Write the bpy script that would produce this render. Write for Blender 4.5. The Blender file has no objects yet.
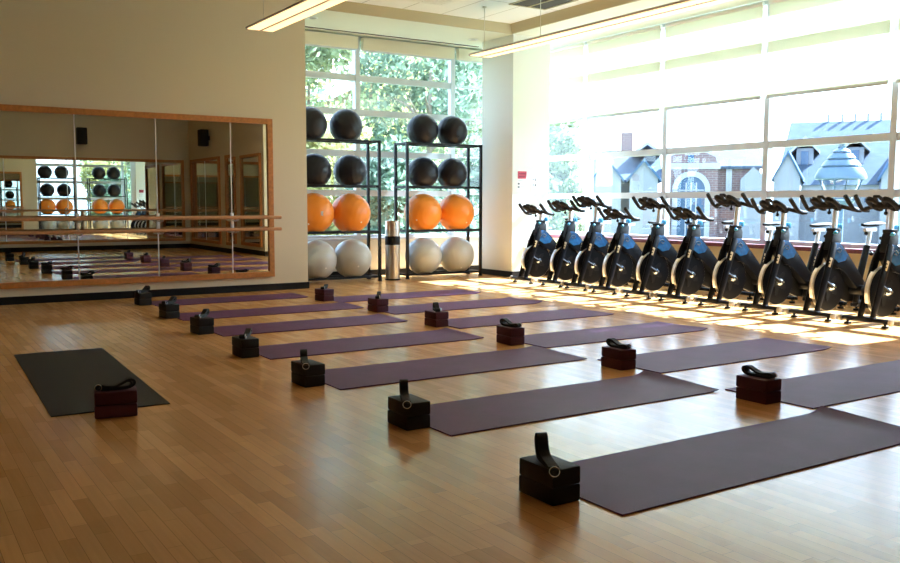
import bpy, bmesh, math, random
from mathutils import Vector, Matrix
random.seed(7)
PI = math.pi
SC = bpy.context.scene
COL = SC.collection

# ------------------------------------------------------------------ materials
def new_mat(name):
    m = bpy.data.materials.new(name); m.use_nodes = True
    nt = m.node_tree
    return m, nt, nt.nodes['Principled BSDF'], nt.nodes['Material Output']

def mat(name, col, rough=.5, metal=0., spec=.5, bump=0., bscale=60., var=0., vscale=6., coat=0.):
    m, nt, b, o = new_mat(name)
    b.inputs['Base Color'].default_value = (*col, 1)
    b.inputs['Roughness'].default_value = rough
    b.inputs['Metallic'].default_value = metal
    b.inputs['Specular IOR Level'].default_value = spec
    if coat: b.inputs['Coat Weight'].default_value = coat; b.inputs['Coat Roughness'].default_value = .08
    tc = nt.nodes.new('ShaderNodeTexCoord')
    if var:
        n = nt.nodes.new('ShaderNodeTexNoise'); n.inputs['Scale'].default_value = vscale; n.inputs['Detail'].default_value = 4
        nt.links.new(tc.outputs['Object'], n.inputs['Vector'])
        r = nt.nodes.new('ShaderNodeValToRGB')
        r.color_ramp.elements[0].position = .3; r.color_ramp.elements[1].position = .7
        r.color_ramp.elements[0].color = (*[c*(1-var) for c in col], 1)
        r.color_ramp.elements[1].color = (*[min(1, c*(1+var)) for c in col], 1)
        nt.links.new(n.outputs['Fac'], r.inputs['Fac']); nt.links.new(r.outputs['Color'], b.inputs['Base Color'])
    if bump:
        n = nt.nodes.new('ShaderNodeTexNoise'); n.inputs['Scale'].default_value = bscale; n.inputs['Detail'].default_value = 3
        nt.links.new(tc.outputs['Object'], n.inputs['Vector'])
        bp = nt.nodes.new('ShaderNodeBump'); bp.inputs['Strength'].default_value = bump; bp.inputs['Distance'].default_value = .004
        nt.links.new(n.outputs['Fac'], bp.inputs['Height']); nt.links.new(bp.outputs['Normal'], b.inputs['Normal'])
    return m

def emit(name, col, strength):
    m, nt, b, o = new_mat(name)
    b.inputs['Base Color'].default_value = (*col, 1)
    b.inputs['Emission Color'].default_value = (*col, 1)
    b.inputs['Emission Strength'].default_value = strength
    return m

def wood_floor():
    m, nt, b, o = new_mat('maple_strip_floor'); L = nt.links
    tc = nt.nodes.new('ShaderNodeTexCoord'); sp = nt.nodes.new('ShaderNodeSeparateXYZ'); L.new(tc.outputs['Object'], sp.inputs[0])
    cb = nt.nodes.new('ShaderNodeCombineXYZ'); L.new(sp.outputs['Y'], cb.inputs['X']); L.new(sp.outputs['X'], cb.inputs['Y'])
    def brick(w, h, mort, c1, c2, off=.37):
        k = nt.nodes.new('ShaderNodeTexBrick'); L.new(cb.outputs[0], k.inputs['Vector'])
        k.inputs['Scale'].default_value = 1; k.inputs['Brick Width'].default_value = w; k.inputs['Row Height'].default_value = h
        k.inputs['Mortar Size'].default_value = mort; k.inputs['Mortar Smooth'].default_value = .3
        k.inputs['Color1'].default_value = (*c1, 1); k.inputs['Color2'].default_value = (*c2, 1); k.inputs['Mortar'].default_value = (*[c*.55 for c in c2], 1)
        k.offset = off; k.offset_frequency = 2; k.squash = 1.13; k.squash_frequency = 3
        return k
    a = brick(.40, .056, .0009, (.86, .475, .19), (.62, .315, .115))
    c = brick(.94, .168, .0, (1.0, 1.0, 1.0), (.80, .78, .76), .41)
    mx = nt.nodes.new('ShaderNodeMix'); mx.data_type = 'RGBA'; mx.blend_type = 'MULTIPLY'; mx.inputs[0].default_value = .8
    L.new(a.outputs['Color'], mx.inputs[6]); L.new(c.outputs['Color'], mx.inputs[7])
    mp = nt.nodes.new('ShaderNodeMapping'); mp.inputs['Scale'].default_value = (60, 2.5, 1); L.new(tc.outputs['Object'], mp.inputs[0])
    n = nt.nodes.new('ShaderNodeTexNoise'); n.inputs['Scale'].default_value = 1; n.inputs['Detail'].default_value = 5; L.new(mp.outputs[0], n.inputs['Vector'])
    r = nt.nodes.new('ShaderNodeValToRGB'); r.color_ramp.elements[0].color = (.82, .80, .77, 1); r.color_ramp.elements[1].color = (1.08, 1.07, 1.05, 1)
    L.new(n.outputs['Fac'], r.inputs['Fac'])
    m2 = nt.nodes.new('ShaderNodeMix'); m2.data_type = 'RGBA'; m2.blend_type = 'MULTIPLY'; m2.inputs[0].default_value = 1
    L.new(mx.outputs[2], m2.inputs[6]); L.new(r.outputs['Color'], m2.inputs[7])
    L.new(m2.outputs[2], b.inputs['Base Color'])
    b.inputs['Roughness'].default_value = .2
    b.inputs['Specular IOR Level'].default_value = .42; b.inputs['Coat Weight'].default_value = .0; b.inputs['Coat Roughness'].default_value = .13; b.inputs['Coat IOR'].default_value = 1.55
    n2 = nt.nodes.new('ShaderNodeTexNoise'); n2.inputs['Scale'].default_value = 7; n2.inputs['Detail'].default_value = 3; L.new(tc.outputs['Object'], n2.inputs['Vector'])
    mr = nt.nodes.new('ShaderNodeMapRange'); mr.inputs['To Min'].default_value = .17; mr.inputs['To Max'].default_value = .26
    L.new(n2.outputs['Fac'], mr.inputs[0]); L.new(mr.outputs[0], b.inputs['Roughness'])
    bp = nt.nodes.new('ShaderNodeBump'); bp.inputs['Strength'].default_value = .10; bp.inputs['Distance'].default_value = .002
    L.new(a.outputs['Fac'], bp.inputs['Height']); bp.invert = True; L.new(bp.outputs['Normal'], b.inputs['Normal'])
    return m

def tile_ceiling():
    m, nt, b, o = new_mat('ceiling_tiles'); L = nt.links
    tc = nt.nodes.new('ShaderNodeTexCoord')
    mp = nt.nodes.new('ShaderNodeMapping'); mp.inputs['Location'].default_value = (.08, .3, 0); L.new(tc.outputs['Object'], mp.inputs[0])
    k = nt.nodes.new('ShaderNodeTexBrick'); L.new(mp.outputs[0], k.inputs['Vector']); k.offset = 0
    k.inputs['Scale'].default_value = 1; k.inputs['Brick Width'].default_value = .61; k.inputs['Row Height'].default_value = 1.22
    k.inputs['Mortar Size'].default_value = .007; k.inputs['Color1'].default_value = (.90, .90, .88, 1); k.inputs['Color2'].default_value = (.87, .87, .85, 1); k.inputs['Mortar'].default_value = (.50, .49, .44, 1)
    L.new(k.outputs['Color'], b.inputs['Base Color']); b.inputs['Roughness'].default_value = .9; b.inputs['Specular IOR Level'].default_value = .1
    return m

def glass_mat(name, tint=(.93, .97, .96), refl=1.0):
    m, nt, b, o = new_mat(name); nt.nodes.remove(b)
    t = nt.nodes.new('ShaderNodeBsdfTransparent'); t.inputs['Color'].default_value = (*tint, 1)
    g = nt.nodes.new('ShaderNodeBsdfGlossy'); g.inputs['Roughness'].default_value = .0; g.inputs['Color'].default_value = (refl, refl, refl, 1)
    f = nt.nodes.new('ShaderNodeFresnel'); ge = nt.nodes.new('ShaderNodeNewGeometry'); mr = nt.nodes.new('ShaderNodeMapRange')
    mr.inputs['To Min'].default_value = 1.5; mr.inputs['To Max'].default_value = 1/1.5
    nt.links.new(ge.outputs['Backfacing'], mr.inputs[0]); nt.links.new(mr.outputs[0], f.inputs['IOR'])
    x = nt.nodes.new('ShaderNodeMixShader')
    nt.links.new(f.outputs[0], x.inputs[0]); nt.links.new(t.outputs[0], x.inputs[1]); nt.links.new(g.outputs[0], x.inputs[2]); nt.links.new(x.outputs[0], o.inputs[0])
    return m

def mirror_mat():
    m, nt, b, o = new_mat('mirror_silver')
    b.inputs['Base Color'].default_value = (.73, .77, .73, 1); b.inputs['Metallic'].default_value = 1; b.inputs['Roughness'].default_value = .0
    return m

def fabric_shade():
    m, nt, b, o = new_mat('roller_shade_fabric'); nt.nodes.remove(b)
    d = nt.nodes.new('ShaderNodeBsdfDiffuse'); d.inputs['Color'].default_value = (.86, .86, .76, 1)
    t = nt.nodes.new('ShaderNodeBsdfTranslucent'); t.inputs['Color'].default_value = (.80, .80, .70, 1)
    x = nt.nodes.new('ShaderNodeMixShader'); x.inputs[0].default_value = .5
    nt.links.new(d.outputs[0], x.inputs[1]); nt.links.new(t.outputs[0], x.inputs[2]); nt.links.new(x.outputs[0], o.inputs[0])
    return m

def leaf_mat(name, col):
    m, nt, b, o = new_mat(name); nt.nodes.remove(b)
    gi = nt.nodes.new('ShaderNodeNewGeometry')
    rp = nt.nodes.new('ShaderNodeValToRGB')
    rp.color_ramp.elements[0].color = (*[c*.55 for c in col], 1); rp.color_ramp.elements[1].color = (*[min(1, c*1.5) for c in col], 1)
    nt.links.new(gi.outputs['Random Per Island'], rp.inputs[0])
    d = nt.nodes.new('ShaderNodeBsdfDiffuse'); t = nt.nodes.new('ShaderNodeBsdfTranslucent')
    nt.links.new(rp.outputs[0], d.inputs[0]); nt.links.new(rp.outputs[0], t.inputs[0])
    x = nt.nodes.new('ShaderNodeMixShader'); x.inputs[0].default_value = .45
    nt.links.new(d.outputs[0], x.inputs[1]); nt.links.new(t.outputs[0], x.inputs[2]); nt.links.new(x.outputs[0], o.inputs[0])
    return m

def brick_mat(name, c1, c2, mort, w=.22, h=.075, axis='x'):
    m, nt, b, o = new_mat(name); L = nt.links
    tc = nt.nodes.new('ShaderNodeTexCoord'); sp = nt.nodes.new('ShaderNodeSeparateXYZ'); L.new(tc.outputs['Object'], sp.inputs[0])
    cb = nt.nodes.new('ShaderNodeCombineXYZ'); L.new(sp.outputs[axis.upper()], cb.inputs['X']); L.new(sp.outputs['Z'], cb.inputs['Y'])
    k = nt.nodes.new('ShaderNodeTexBrick'); L.new(cb.outputs[0], k.inputs['Vector']); k.inputs['Scale'].default_value = 1
    k.inputs['Brick Width'].default_value = w; k.inputs['Row Height'].default_value = h; k.inputs['Mortar Size'].default_value = h*.1
    k.inputs['Color1'].default_value = (*c1, 1); k.inputs['Color2'].default_value = (*c2, 1); k.inputs['Mortar'].default_value = (*mort, 1)
    L.new(k.outputs['Color'], b.inputs['Base Color']); b.inputs['Roughness'].default_value = .9
    return m

M = dict(
    floor=wood_floor(), ceil=tile_ceiling(), glass=glass_mat('window_glass'), mirror=mirror_mat(), shade=fabric_shade(),
    wall=mat('beige_wall_paint', (.72, .655, .51), .75, spec=.25, bump=.05, bscale=90),
    column=mat('pale_column_paint', (.79, .81, .77), .7, spec=.25, bump=.04, bscale=90),
    cream=mat('cream_sill_wall_paint', (.80, .70, .43), .7, spec=.3, bump=.04, bscale=90),
    fascia=mat('tan_fascia_paint', (.50, .455, .31), .75, spec=.2, bump=.03),
    soffit=mat('pale_soffit_paint', (.74, .76, .66), .85, spec=.2, bump=.03),
    cassette=mat('cream_shade_cassette', (.80, .76, .60), .7),
    base=mat('black_rubber_baseboard', (.008, .008, .009), .6, spec=.2),
    alu=mat('satin_aluminium_frame', (.62, .66, .70), .45, .3, bump=.02),
    sill=mat('maroon_stone_sill', (.16, .04, .05), .35, var=.2, vscale=40),
    oak=mat('orange_oak_frame', (.50, .20, .055), .42, var=.18, vscale=25),
    barre=mat('varnished_maple_rail', (.56, .29, .15), .32, var=.12, vscale=30),
    steel=mat('brushed_steel', (.68, .63, .56), .28, 1.0, var=.06, vscale=50),
    chrome=mat('polished_chrome', (.62, .72, .86), .14, 1.0),
    silver=mat('silver_grey_metal', (.84, .86, .90), .28, .6),
    blackmetal=mat('black_powder_coated_steel', (.006, .007, .010), .42, .0, spec=.28, bump=.03),
    blackgloss=mat('gloss_black_paint', (.004, .005, .009), .34, .0, spec=.18),
    blackplastic=mat('black_plastic', (.006, .007, .009), .45, spec=.22),
    rubber=mat('black_rubber_grip', (.009, .009, .011), .55, spec=.2, bump=.15, bscale=200),
    blue=mat('blue_frame_panel', (.02, .135, .36), .22, .2, var=.5, vscale=9, coat=.4),
    blueplastic=mat('bright_blue_plastic', (.03, .28, .52), .35),
    gold=mat('gold_decal', (.70, .60, .40), .5),
    purple=mat('plum_yoga_mat', (.120, .034, .108), .55, spec=.17, bump=.35, bscale=260, var=.12, vscale=5),
    blackmat=mat('charcoal_yoga_mat', (.014, .015, .016), .62, spec=.3, bump=.3, bscale=260),
    blockblack=mat('black_foam_block', (.011, .011, .013), .6, spec=.35, bump=.25, bscale=300),
    blockmaroon=mat('maroon_foam_block', (.072, .017, .036), .6, spec=.3, bump=.25, bscale=300),
    strap=mat('black_cotton_webbing', (.010, .012, .016), .75, bump=.5, bscale=400),
    ballblack=mat('black_ball_rubber', (.009, .010, .018), .42, spec=.35, bump=.05, bscale=20),
    ballorange=mat('orange_ball_rubber', (.86, .27, .025), .4, bump=.05, bscale=20),
    ballgrey=mat('silver_grey_ball_rubber', (.47, .50, .51), .30, bump=.05, bscale=20),
    paper=mat('white_paper', (.84, .85, .86), .8), ink=mat('dark_print', (.08, .08, .10), .8), red=mat('red_sign_print', (.55, .05, .09), .6), redbar=mat('dark_red_print', (.28, .02, .05), .6), greyprint=mat('grey_print', (.50, .53, .55), .8),
    white=mat('white_enamel', (.82, .82, .80), .5), ventdark=mat('dark_duct', (.045, .035, .028), .8),
    lampbody=mat('grey_pendant_housing', (.36, .33, .29), .4, .3), cable=mat('pale_steel_cable', (.62, .60, .52), .4, .5),
    tube=emit('warm_fluorescent_lens', (1.0, .70, .36), .80),
    grass=mat('lawn_and_paving', (.13, .16, .09), .9, var=.4, vscale=.25),
    leaf_a=leaf_mat('mid_green_leaves', (.31, .37, .21)), leaf_b=leaf_mat('yellow_green_leaves', (.46, .44, .20)), leaf_c=leaf_mat('blue_green_leaves', (.17, .24, .17)),
    bark=mat('grey_brown_bark', (.20, .16, .12), .9, var=.3, vscale=8),
    roof=mat('pale_slate_roof', (.060, .082, .115), .9, spec=.05, var=.12, vscale=1.2), roof_shaded=mat('shaded_slate_roof', (.06, .11, .19), .9, spec=.05, var=.12, vscale=1.2),  # second roof colour: same slate with bluish shade painted in
    brickred=brick_mat('hazed_red_brick', (.20, .115, .11), (.165, .10, .105), (.25, .22, .21), .6, .2), stucco=mat('pale_stucco', (.24, .25, .28), .95, spec=.05, var=.06, vscale=.8),  # brick colours washed out to stand in for outdoor haze
    tan=mat('tan_siding', (.15, .12, .06), .9, var=.15, vscale=.7), houseglass=mat('blue_window_glass', (.03, .08, .16), .15, .0), trimwhite=mat('white_painted_trim', (.36, .37, .40), .9, spec=.05),
    lampblue=mat('blue_grey_painted_metal', (.055, .10, .155), .35, .2), lampglass=glass_mat('lantern_glass', (.80, .85, .9)),
)

# ------------------------------------------------------------------ mesh builder
class MB:
    def __init__(self): self.bm = bmesh.new()
    def _x(self, vs, mx):
        if mx is not None:
            for v in vs: v.co = mx @ v.co
        return self
    def box(self, a, b, mx=None, bev=0.):
        a = Vector(a); b = Vector(b)
        r = bmesh.ops.create_cube(self.bm, size=1); vs = r['verts']
        c = (a+b)/2; s = b-a
        for v in vs: v.co = Vector((v.co.x*s.x, v.co.y*s.y, v.co.z*s.z)) + c
        if bev:
            es = list({e for v in vs for e in v.link_edges})
            q = bmesh.ops.bevel(self.bm, geom=es, offset=bev, segments=2, affect='EDGES', profile=.6)
            vs = list({v for f in q['faces'] for v in f.verts} | {v for v in vs if v.is_valid})
        return self._x(vs, mx)
    def ring_loft(self, rings, closed=False, cap=True):
        vr = [[self.bm.verts.new(p) for p in r] for r in rings]
        n = len(vr[0]); k = len(vr)
        for i in range(k if closed else k-1):
            A, B = vr[i], vr[(i+1) % k]
            for j in range(n):
                try: self.bm.faces.new((A[j], A[(j+1) % n], B[(j+1) % n], B[j]))
                except ValueError: pass
        if cap and not closed:
            self.bm.faces.new(list(reversed(vr[0]))); self.bm.faces.new(vr[-1])
        return self
    def tube(self, pts, rad, seg=10, closed=False, flat=1., up=None):
        pts = [Vector(p) for p in pts]; n = len(pts)
        rads = rad if isinstance(rad, (list, tuple)) else [rad]*n
        rings = []; prev = None
        for i, p in enumerate(pts):
            if closed: d = pts[(i+1) % n]-pts[i-1]
            else: d = pts[min(i+1, n-1)]-pts[max(i-1, 0)]
            d.normalize()
            if prev is None:
                u = Vector(up) if up else (Vector((0, 0, 1)) if abs(d.z) < .9 else Vector((1, 0, 0)))
            else: u = prev
            s = d.cross(u)
            if s.length < 1e-6: s = d.cross(Vector((0, 1, 0)))
            s.normalize(); u = s.cross(d).normalized(); prev = u
            rings.append([p + rads[i]*(math.cos(2*PI*j/seg)*s + math.sin(2*PI*j/seg)*u*flat) for j in range(seg)])
        return self.ring_loft(rings, closed)
    def sweep(self, pts, w, t, up, closed=False):
        """rectangular ribbon: w across 'up' axis direction, t thick"""
        pts = [Vector(p) for p in pts]; n = len(pts); s = Vector(up).normalized(); rings = []
        for i, p in enumerate(pts):
            d = (pts[(i+1) % n]-pts[i-1]) if closed else pts[min(i+1, n-1)]-pts[max(i-1, 0)]
            d.normalize(); q = d.cross(s).normalized()
            rings.append([p+s*w/2+q*t/2, p+s*w/2-q*t/2, p-s*w/2-q*t/2, p-s*w/2+q*t/2])
        return self.ring_loft(rings, closed)
    def cyl(self, a, b, r, seg=14, r2=None): return self.tube([a, b], [r, r if r2 is None else r2], seg)
    def lathe(self, prof, c=(0, 0, 0), seg=24, axis='z'):
        c = Vector(c); rings = []
        for r, h in prof:
            ring = []
            for j in range(seg):
                a = 2*PI*j/seg; x, y = max(r, 1e-4)*math.cos(a), max(r, 1e-4)*math.sin(a)
                ring.append(c + (Vector((x, y, h)) if axis == 'z' else Vector((x, h, y)) if axis == 'y' else Vector((h, x, y))))
            rings.append(ring)
        return self.ring_loft(rings)
    def sphere(self, c, r, u=28, v=18, s=(1, 1, 1)):
        q = bmesh.ops.create_uvsphere(self.bm, u_segments=u, v_segments=v, radius=r)
        for x in q['verts']: x.co = Vector((x.co.x*s[0], x.co.y*s[1], x.co.z*s[2])) + Vector(c)
        return self
    def prism(self, poly, d0, d1, axis='y', bev=0.):
        """poly of 2D points extruded along axis; for 'y' points are (x,z); for 'x' (y,z); for 'z' (x,y)"""
        f = {'y': lambda p, d: (p[0], d, p[1]), 'x': lambda p, d: (d, p[0], p[1]), 'z': lambda p, d: (p[0], p[1], d)}[axis]
        A = [self.bm.verts.new(f(p, d0)) for p in poly]; B = [self.bm.verts.new(f(p, d1)) for p in poly]; n = len(A)
        fs = [self.bm.faces.new(list(reversed(A))), self.bm.faces.new(B)]
        for j in range(n): fs.append(self.bm.faces.new((A[j], A[(j+1) % n], B[(j+1) % n], B[j])))
        if bev:
            es = list({e for f_ in fs for e in f_.edges}); bmesh.ops.bevel(self.bm, geom=es, offset=bev, segments=2, affect='EDGES', profile=.6)
        return self
    def quad(self, *p):
        self.bm.faces.new([self.bm.verts.new(q) for q in p]); return self
    def build(self, name, material, parent=None, smooth=True, loc=None, auto=35):
        bmesh.ops.recalc_face_normals(self.bm, faces=self.bm.faces[:])
        me = bpy.data.meshes.new(name); self.bm.to_mesh(me); self.bm.free()
        o = bpy.data.objects.new(name, me); COL.objects.link(o)
        me.materials.append(M[material] if isinstance(material, str) else material)
        if smooth:
            me.polygons.foreach_set('use_smooth', [True]*len(me.polygons))
            try: me.set_sharp_from_angle(angle=math.radians(auto))
            except Exception: pass
        if parent is not None: o.parent = parent
        if loc is not None: o.location = loc
        return o

def empty(name, loc=(0, 0, 0), rz=0.):
    o = bpy.data.objects.new(name, None); COL.objects.link(o); o.location = loc; o.rotation_euler = (0, 0, rz); o.empty_display_size = .1
    return o
def tag(o, label=None, cat=None, group=None, kind=None):
    if label: o['label'] = label
    if cat: o['category'] = cat
    if group: o['group'] = group
    if kind: o['kind'] = kind
    return o
def struct(o, label=None): o['kind'] = 'structure'; (label and o.__setitem__('label', label)); return o
def copy_tree(o, parent=None):
    c = o.copy(); COL.objects.link(c)
    if parent is not None: c.parent = parent
    for ch in list(o.children): copy_tree(ch, c)
    return c
ORD = ['first', 'second', 'third', 'fourth', 'fifth', 'sixth', 'seventh', 'eighth', 'ninth', 'tenth']

# ------------------------------------------------------------------ camera (level room, wide lens held at chest height)
cx, cy = 450., 281.5
f_px = 887.2567
ax = Vector((1832-cx, 205-cy, f_px)).normalized(); ay = Vector((-124-cx, 202.5-cy, f_px)).normalized(); az = ay.cross(ax)
if az.y > 0: az = -az
def w(v): v = Vector(v); return Vector((ax.dot(v), ay.dot(v), az.dot(v)))
cam = bpy.data.cameras.new('camera'); camo = bpy.data.objects.new('camera', cam); COL.objects.link(camo)
r_, u_, b_ = w((1, 0, 0)), w((0, -1, 0)), w((0, 0, -1))
CAMH = 1.1
camo.matrix_world = Matrix(((r_.x, u_.x, b_.x, 0), (r_.y, u_.y, b_.y, 0), (r_.z, u_.z, b_.z, CAMH), (0, 0, 0, 1)))
cam.sensor_width = 36; cam.lens = f_px/900*36; cam.clip_start = .05; cam.clip_end = 500
SC.camera = camo
FW = Vector((-b_.x, -b_.y, 0)).normalized(); RT = Vector((r_.x, r_.y, 0)).normalized()

# ------------------------------------------------------------------ room shell
YA, XW, YB, XL, YN = 10.60, 9.20, 12.0, -6.0, -.75     # mirror wall, window wall, alcove window, left wall, near wall
XO = 4.65                                             # where the mirror wall ends and the alcove opens
ZC, ZS = 3.68, 3.56
XF = 7.90; YE = 3.84
struct(MB().box((XL-.2, YN-.2, -.12), (XW+.2, YB+.2, 0)).build('floor', 'floor', smooth=False))
struct(MB().box((XL-.2, YN-.2, ZC), (XF, YA, ZC+.15)).build('ceiling', 'ceil', smooth=False))
struct(MB().box((XO-.02, YA, ZS), (XW+.2, YB+.2, ZS+.3)).box((XF, YN-.2, ZS), (XW+.2, YA, ZS+.3)).build('ceiling_soffit', 'soffit', smooth=False))
m = MB()
m.prism([(YA-.005, ZS-.002), (YA+.02, ZS-.002), (YA+.02, ZC+.02), (YA-.10, ZC+.02)], XO, XF+.02, 'x')
m.prism([(XF-.005, ZS-.002), (XF+.02, ZS-.002), (XF+.02, ZC+.02), (XF-.10, ZC+.02)], YN, YA+.015, 'y')
struct(m.build('trim_1', 'fascia', smooth=False))
struct(MB().box((XL-.2, YA, 0), (XO, YA+.2, ZC)).box((XO-.2, YA+.2, 0), (XO, YB+.2, ZS)).build('wall_far', 'wall', smooth=False))
struct(MB().box((XL-.2, YN-.2, 0), (XL, YA, ZC)).build('wall_left', 'wall', smooth=False))
struct(MB().box((XL, YN-.2, 0), (6.6, YN, ZC)).box((6.5, YN, 0), (6.7, 3.5, ZC)).box((6.7, 3.3, 0), (XW+.2, 3.5, ZC)).build('wall_near', 'wall', smooth=False))
struct(MB().box((XW, 3.5, 0), (XW+.2, YB, .57)).box((XW, 3.5, .57), (XW+.2, YE-.001, ZS)).build('wall_right', 'cream', smooth=False))
struct(MB().box((XO, YB, 0), (XW+.2, YB+.2, .55)).build('wall_alcove', 'column', smooth=False))
CX0, CX1, CY1 = 7.93, 8.625, 11.40
struct(MB().box((CX0+.003, YA+.006, 0), (CX1, CY1, ZS+.05)).build('wall_column', 'column', smooth=False))
struct(MB().box((XL, YA-.012, 0), (XO+.012, YA, .085)).box((XO, YA-.012, 0), (XO+.012, YB, .085)).build('baseboard_far', 'base', smooth=False))
struct(MB().box((XO, YB-.012, 0), (XW, YB, .085)).build('baseboard_alcove', 'base', smooth=False))
struct(MB().box((CX0-.009, YA-.006, 0), (CX0+.003, CY1+.012, .085)).box((CX0-.009, YA-.006, 0), (CX1+.012, YA+.006, .085)).build('baseboard_column', 'base', smooth=False))
struct(MB().box((XW-.012, 3.5, 0), (XW, YB, .1)).build('baseboard_right', 'base', smooth=False))
struct(MB().box((XL, YN, 0), (6.5, YN+.012, .1)).box((6.488, YN, 0), (6.5, 3.512, .1)).box((6.5, 3.5, 0), (XW, 3.512, .1)).build('baseboard_near', 'base', smooth=False))

# window wall on the right
MY = [10.39, 8.81, 7.14, 5.51, 3.88]
def window_right():
    e = empty('window_1', (0, 0, 0)); struct(e)
    m = MB()
    for y in MY: m.box((XW, y-.037, .60), (XW+.095, y+.037, ZS), bev=.004)
    m.box((XW, YB-.07, .60), (XW+.15, YB+.08, ZS), bev=.004)
    for z, h in ((1.215, .042), (1.82, .042), (2.44, .04), (3.07, .04)): m.box((XW+.012, YE, z-h), (XW+.09, YB, z+h))
    m.box((XW+.005, YE, .57), (XW+.15, YB, .65)); m.box((XW+.005, YE, ZS-.05), (XW+.15, YB, ZS))
    m.build('window_frame', 'alu', e, smooth=False)
    MB().box((XW+.07, YE, .6), (XW+.078, YB, ZS)).build('window_pane', 'glass', e, smooth=False)
    MB().box((XW-.20, YE, .555), (XW+.05, YB-.02, .605), bev=.006).build('window_sill', 'sill', e)
window_right()
def window_alcove():
    e = empty('window_2', (0, 0, 0)); struct(e)
    m = MB()
    for x in (4.68, 6.10, 7.79): m.box((x-.04, YB, .55), (x+.04, YB+.095, ZS), bev=.004)
    for z, h in ((1.25, .045), (1.84, .045), (2.45, .045), (2.955, .045)):
        m.box((XO, YB+.012, z-h), (7.79, YB+.09, z+h)); m.box((7.79, YB+.06, z-.012), (XW, YB+.10, z+.012))
    m.box((XO, YB+.005, .55), (XW, YB+.15, .62)); m.box((XO, YB+.005, ZS-.06), (XW, YB+.15, ZS))
    m.build('window_frame', 'alu', e, smooth=False)
    MB().box((XO, YB+.07, .58), (XW+.07, YB+.078, ZS)).build('window_pane', 'glass', e, smooth=False)
    MB().box((XO+.01, YB-.07, .545), (XW-.2, YB+.04, .58), bev=.005).build('window_sill', 'alu', e)
window_alcove()

# roller shades
edges = [YB-.09] + MY
shade_where = ['narrow corner window beside the column', 'wide window nearest the column', 'second wide window from the column',
               'third wide window from the column, above the street lamp', 'fourth wide window from the column at the picture edge', 'last window out of sight at the right']
for i in range(len(MY)):
    y1, y0 = edges[i]-.045, MY[i]+.045
    sh = empty('roller_shade', (XW-.06, (y0+y1)/2, 2.37)); hw = (y1-y0)/2
    tag(sh, 'half lowered cream shade in the ' + shade_where[i], 'roller shade', 'half lowered shades on the window wall')
    MB().box((-.0012, -hw, .03), (.0012, hw, ZS-2.37-.07)).build('shade_fabric', 'shade', sh, smooth=False)
    MB().box((-.010, -hw, 0), (.010, hw, .034), bev=.004).build('hem_bar', 'alu', sh)
    MB().cyl((0.0, -hw, ZS-2.37-.05), (0.0, hw, ZS-2.37-.05), .026, 12).build('shade_roller', 'white', sh)
for i, (a, b, t) in enumerate(((XO+.03, 6.06, 'over the left ball rack'), (6.14, 7.75, 'in the middle above the right ball rack'), (7.83, 9.0, 'partly behind the column'))):
    sh = empty('roller_shade', ((a+b)/2, YB-.06, 3.36)); hw = (b-a)/2
    tag(sh, 'rolled up beige shade in the alcove ' + t, 'roller shade', 'rolled up shades in the alcove')
    MB().box((-hw, -.045, 0), (hw, .045, .175), bev=.01).build('shade_cassette', 'cassette', sh)
    MB().box((-hw+.01, -.004, -.025), (hw-.01, .004, 0)).build('hem_bar', 'alu', sh)

# ------------------------------------------------------------------ wall mirrors and barre
def mirror(name, label, loc, rz, width, z0, z1, panels, fw=.065, tilts=None):
    t = empty(name, loc, rz); tag(t, label, 'mirror')
    m = MB(); d = .045
    m.box((-fw, -d, z0), (0, 0, z1)); m.box((width, -d, z0), (width+fw, 0, z1))
    m.box((-fw, -d, z1), (width+fw, 0, z1+fw)); m.box((-fw, -d, z0-fw), (width+fw, 0, z0))
    m.build('mirror_frame', 'oak', t, smooth=False)
    for i in range(len(panels)-1):
        p = MB().box((panels[i]+.0015, -.012, z0), (panels[i+1]-.0015, -.006, z1)).build('mirror_panel', 'mirror', t, smooth=False)
        if tilts and tilts[i]:
            c = (panels[i]+panels[i+1])/2; ta = tilts[i]
            p.matrix_local = Matrix.Translation((c, -.01, 0)) @ Matrix.Rotation(ta, 4, 'Z') @ Matrix.Translation((-c, .01, 0))
    m = MB()
    for q in panels[1:-1]: m.box((q-.006, -.017, z0), (q+.006, -.002, z1))
    if len(panels) > 2: m.build('joint_strip', 'silver', t, smooth=False)
    return t
X0 = -1.68
pan = [0, .88, 1.78, 2.67, 3.56, 4.44, 5.33, 4.115-X0]
mirror('wall_mirror', 'wide wood framed mirror in panels on the beige wall behind the barre', (X0, YA, 0), 0, 4.115-X0, .242, 2.072, pan, tilts=[0, 0, 0, 0, 0, 0, -.018])
mirror('wall_mirror', 'wood framed mirror covering the opposite wall, seen only as a reflection', (6.30, YN, 0), PI, 6.3+1.6, .242, 2.072, [0, 1.3, 2.6, 3.9, 5.2, 6.5, 7.9])
mirror('wall_mirror', 'narrow framed mirror on the short side wall, seen reflected in the big mirror', (6.5, 1.55, 0), -PI/2, 2.0, .242, 2.072, [0, 1.0, 2.0])
mirror('wall_mirror', 'square framed mirror on the short side wall nearer the windows, seen reflected', (6.5, 3.3, 0), -PI/2, 1.2, .242, 2.072, [0, 1.2])
mirror('wall_mirror', 'framed mirror on the recessed opposite wall, reflected at the right end of the big mirror', (8.6, 3.5, 0), PI, 1.3, .242, 2.072, [0, 1.3])

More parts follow.
